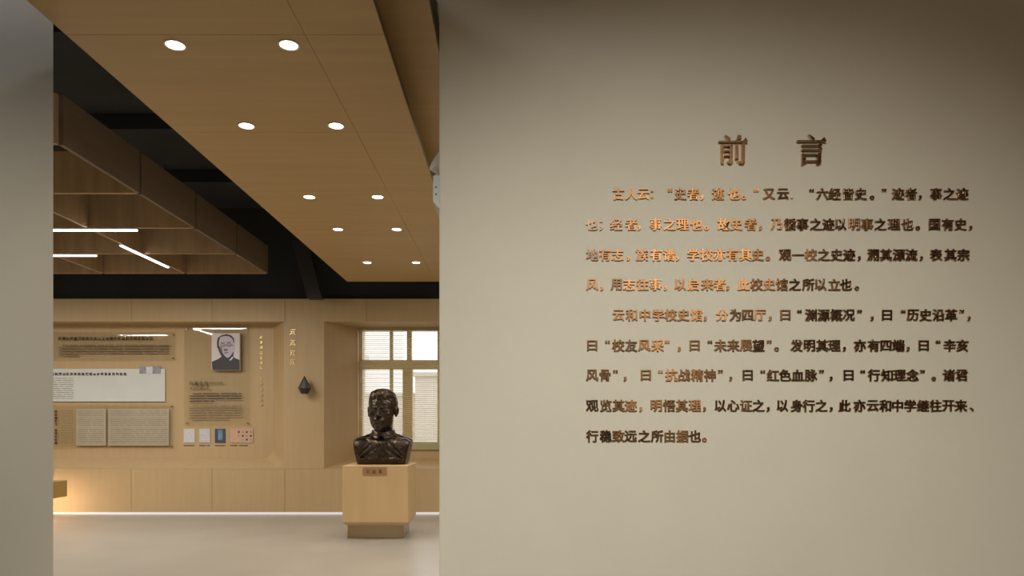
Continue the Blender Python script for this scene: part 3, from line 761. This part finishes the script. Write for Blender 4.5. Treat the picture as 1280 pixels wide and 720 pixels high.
LINES = [
 (243, [('古',772.7),('人',788.7),('云',804),('：',814.5),('“',837),('史',850),('者',866),('，',877),('迹',897),('也',917),('。',929),('”',944.6),('又',960.6),('云',978),('.',989),('“',1013.7),('六',1027),('经',1042.5),('皆',1059.6),('史',1075),('。',1089),('”',1104),('迹',1121.5),('者',1137.7),('，',1149),('事',1169),('之',1185.6),('迹',1201.7)]),
 (281, [('也',739.4),('；',751),('经',770),('者',788.7),('，',798.5),('事',819),('之',836.7),('理',853),('也',870),('。',882.5),('故',904),('史',920),('者',937.7),('，',950),('乃',970),('循',986.7),('事',1002.3),('之',1019),('迹',1034.6),('以',1050),('明',1067),('事',1083),('之',1099.6),('理',1116.5),('也',1133),('。',1146),('国',1167),('有',1183.5),('史',1199.6),('，',1212)]),
 (319, [('地',740),('有',756),('志',771.5),('，',785),('族',802),('有',819.6),('谱',836),('，',846.5),('学',866),('校',882.5),('亦',898.7),('有',914.8),('其',931),('史',946.7),('。',959),('观',980.8),('一',997),('校',1012.7),('之',1029),('史',1045),('迹',1060.6),('，',1073),('溯',1090.4),('其',1106.5),('源',1122.5),('流',1138),('，',1150.5),('表',1169),('其',1187),('宗',1203)]),
 (356, [('风',740),('，',752),('用',770),('志',786),('往',802.7),('事',819),('，',831.5),('以',850),('启',866),('来',883.5),('者',899),('，',909),('此',929),('校',945),('史',961),('馆',976.5),('之',993),('所',1009.6),('以',1025),('立',1042),('也',1056.5),('。',1070)]),
 (394, [('云',772.8),('和',789),('中',805.8),('学',822.4),('校',838),('史',854),('馆',870),('，',881),('分',902),('为',918.5),('四',933.8),('厅',949),('，',962),('曰',981),('“',998.5),('渊',1012.8),('源',1028.6),('概',1044.4),('况',1060),('”',1073.5),('，',1089),('曰',1107.8),('“',1127.9),('历',1140),('史',1156),('沿',1172),('革',1187.8),('”',1201),('，',1210)]),
 (432, [('曰',740),('“',759),('校',772.5),('友',788.6),('风',805),('采',821.6),('”',833.5),('，',848.6),('曰',867.8),('“',886.8),('未',900),('来',916),('展',932),('望',947.6),('”',960.8),('。',970),('发',995),('明',1011),('其',1026.8),('理',1042),('，',1054.5),('亦',1074),('有',1091),('四',1106.5),('端',1122),('，',1134),('曰',1153.5),('“',1171.4),('辛',1186),('亥',1201.8)]),
 (469, [('风',740),('骨',756),('”',769),('，',781),('曰',807),('“',825),('抗',838.8),('战',855),('精',871),('神',886.8),('”',900),('，',912.7),('曰',934),('“',952.8),('红',965.5),('色',980.6),('血',996.4),('脉',1012.8),('”',1026),('，',1037.8),('曰',1059.8),('“',1077.4),('行',1091.4),('知',1107.8),('理',1123.6),('念',1139.5),('”',1152),('。',1166),('诸',1185),('君',1201)]),
 (507, [('观',740),('览',757),('其',772.8),('迹',788),('，',800.5),('明',820),('悟',836),('其',852),('理',868),('，',880),('以',900),('心',916),('证',932),('之',947.6),('，',959.4),('以',977.5),('身',995),('行',1010),('之',1026),('，',1038),('此',1055),('亦',1073.5),('云',1090),('和',1105.4),('中',1121),('学',1136.8),('继',1152.7),('往',1168.5),('开',1184.4),('来',1200),('、',1213.4)]),
 (545, [('行',740),('稳',757),('致',772.8),('远',788),('之',805),('所',821),('由',836.7),('据',852.5),('也',868),('。',880)]),
]
ins = thing('wall_inscription', 'nine lines of small raised copper characters on the cream wall', 'inscription', (X(975, WY), WY, Z(553, WY)))
px = WY/F
sz = 15.4*px
for (ly, items) in LINES:
    for ch, cxp in items:
        me, w_, h_ = glyph_mesh(ch)
        o = bpy.data.objects.new('character', me); COL.objects.link(o)
        dzp = 0
        if ch in '，。.、；': dzp = 4.6 if ch != '；' else 1
        if ch in '“”': dzp = -4.5
        s = sz/.98
        if ch in '“”': s *= .95
        if ch in '一曰口': pass
        o.scale = (s, s*1.6, s)
        o.rotation_euler = (math.radians(rnd.gauss(0, 1.3)), 0, math.radians(rnd.gauss(0, 1.6)))
        o.location = (X(cxp, WY), WY-.0018-.035*1.1*s*1.6, Z(ly+dzp, WY)); attach(o, ins)
# title drawn stroke by stroke in a Song style
def title(parent, pxc, pyc, wpx, strokes):
    b = MB(); s = wpx*px/100
    x0 = X(pxc, WY)-50*s; z0 = Z(pyc, WY)-50*s
    for k, st in enumerate(strokes):
        b.prism([(x0+p[0]*s, z0+p[1]*s) for p in st], 'y', WY-.016-.0001*k, WY-.001)
    return b.build('character', M['copper'], parent)
ttl = thing('title_lettering', 'pair of large raised copper characters spaced apart above the nine lines', 'inscription', (X(964, WY), WY, Z(206, WY)))
def hs(x0, x1, z, t=4, tri=9):      # thin horizontal with the triangular end
    return [(x0, z), (x0, z+t), (x1-tri*1.6, z+t), (x1-tri*.6, z+t+tri), (x1, z+t*.6), (x1-1, z)]
qian = [
 [(20, 98), (27, 97), (40, 88), (40, 81), (34, 80), (24, 90)],
 [(66, 100), (80, 95), (66, 80), (60, 80)],
 hs(0, 100, 74.5, 4.5, 11),
 [(8, 66), (18, 62), (18, 20), (16, 0), (8, 3)], [(14, 60), (46, 60), (46, 64), (14, 64)],
 [(37, 64), (46, 68), (50, 63), (48, 60), (48, 8), (42, 0), (32, 2), (28, 7), (37, 8)],
 [(16, 43), (40, 43), (40, 47), (16, 47)], [(16, 26), (40, 26), (40, 30), (16, 30)],
 [(58, 66), (68, 63), (68, 20), (58, 16)],
 [(79, 72), (92, 70), (90, 64), (90, 10), (84, 0), (72, 0), (64, 8), (79, 9)],
]
yan = [
 [(38, 100), (46, 98), (60, 88), (60, 82), (52, 80), (48, 86)],
 hs(0, 100, 76, 4.5, 12), hs(16, 86, 61, 4, 9), hs(16, 86, 46, 4, 9),
 [(16, 36), (30, 33), (30, 3), (16, -3)], [(24, 30), (80, 30), (80, 34), (24, 34)],
 [(68, 34), (80, 38), (84, 33), (82, 30), (82, 3), (68, -3)], [(28, 7), (70, 7), (70, 11), (28, 11)],
]
title(ttl, 915.3, 188, 36, qian); title(ttl, 1013, 188, 36, yan)
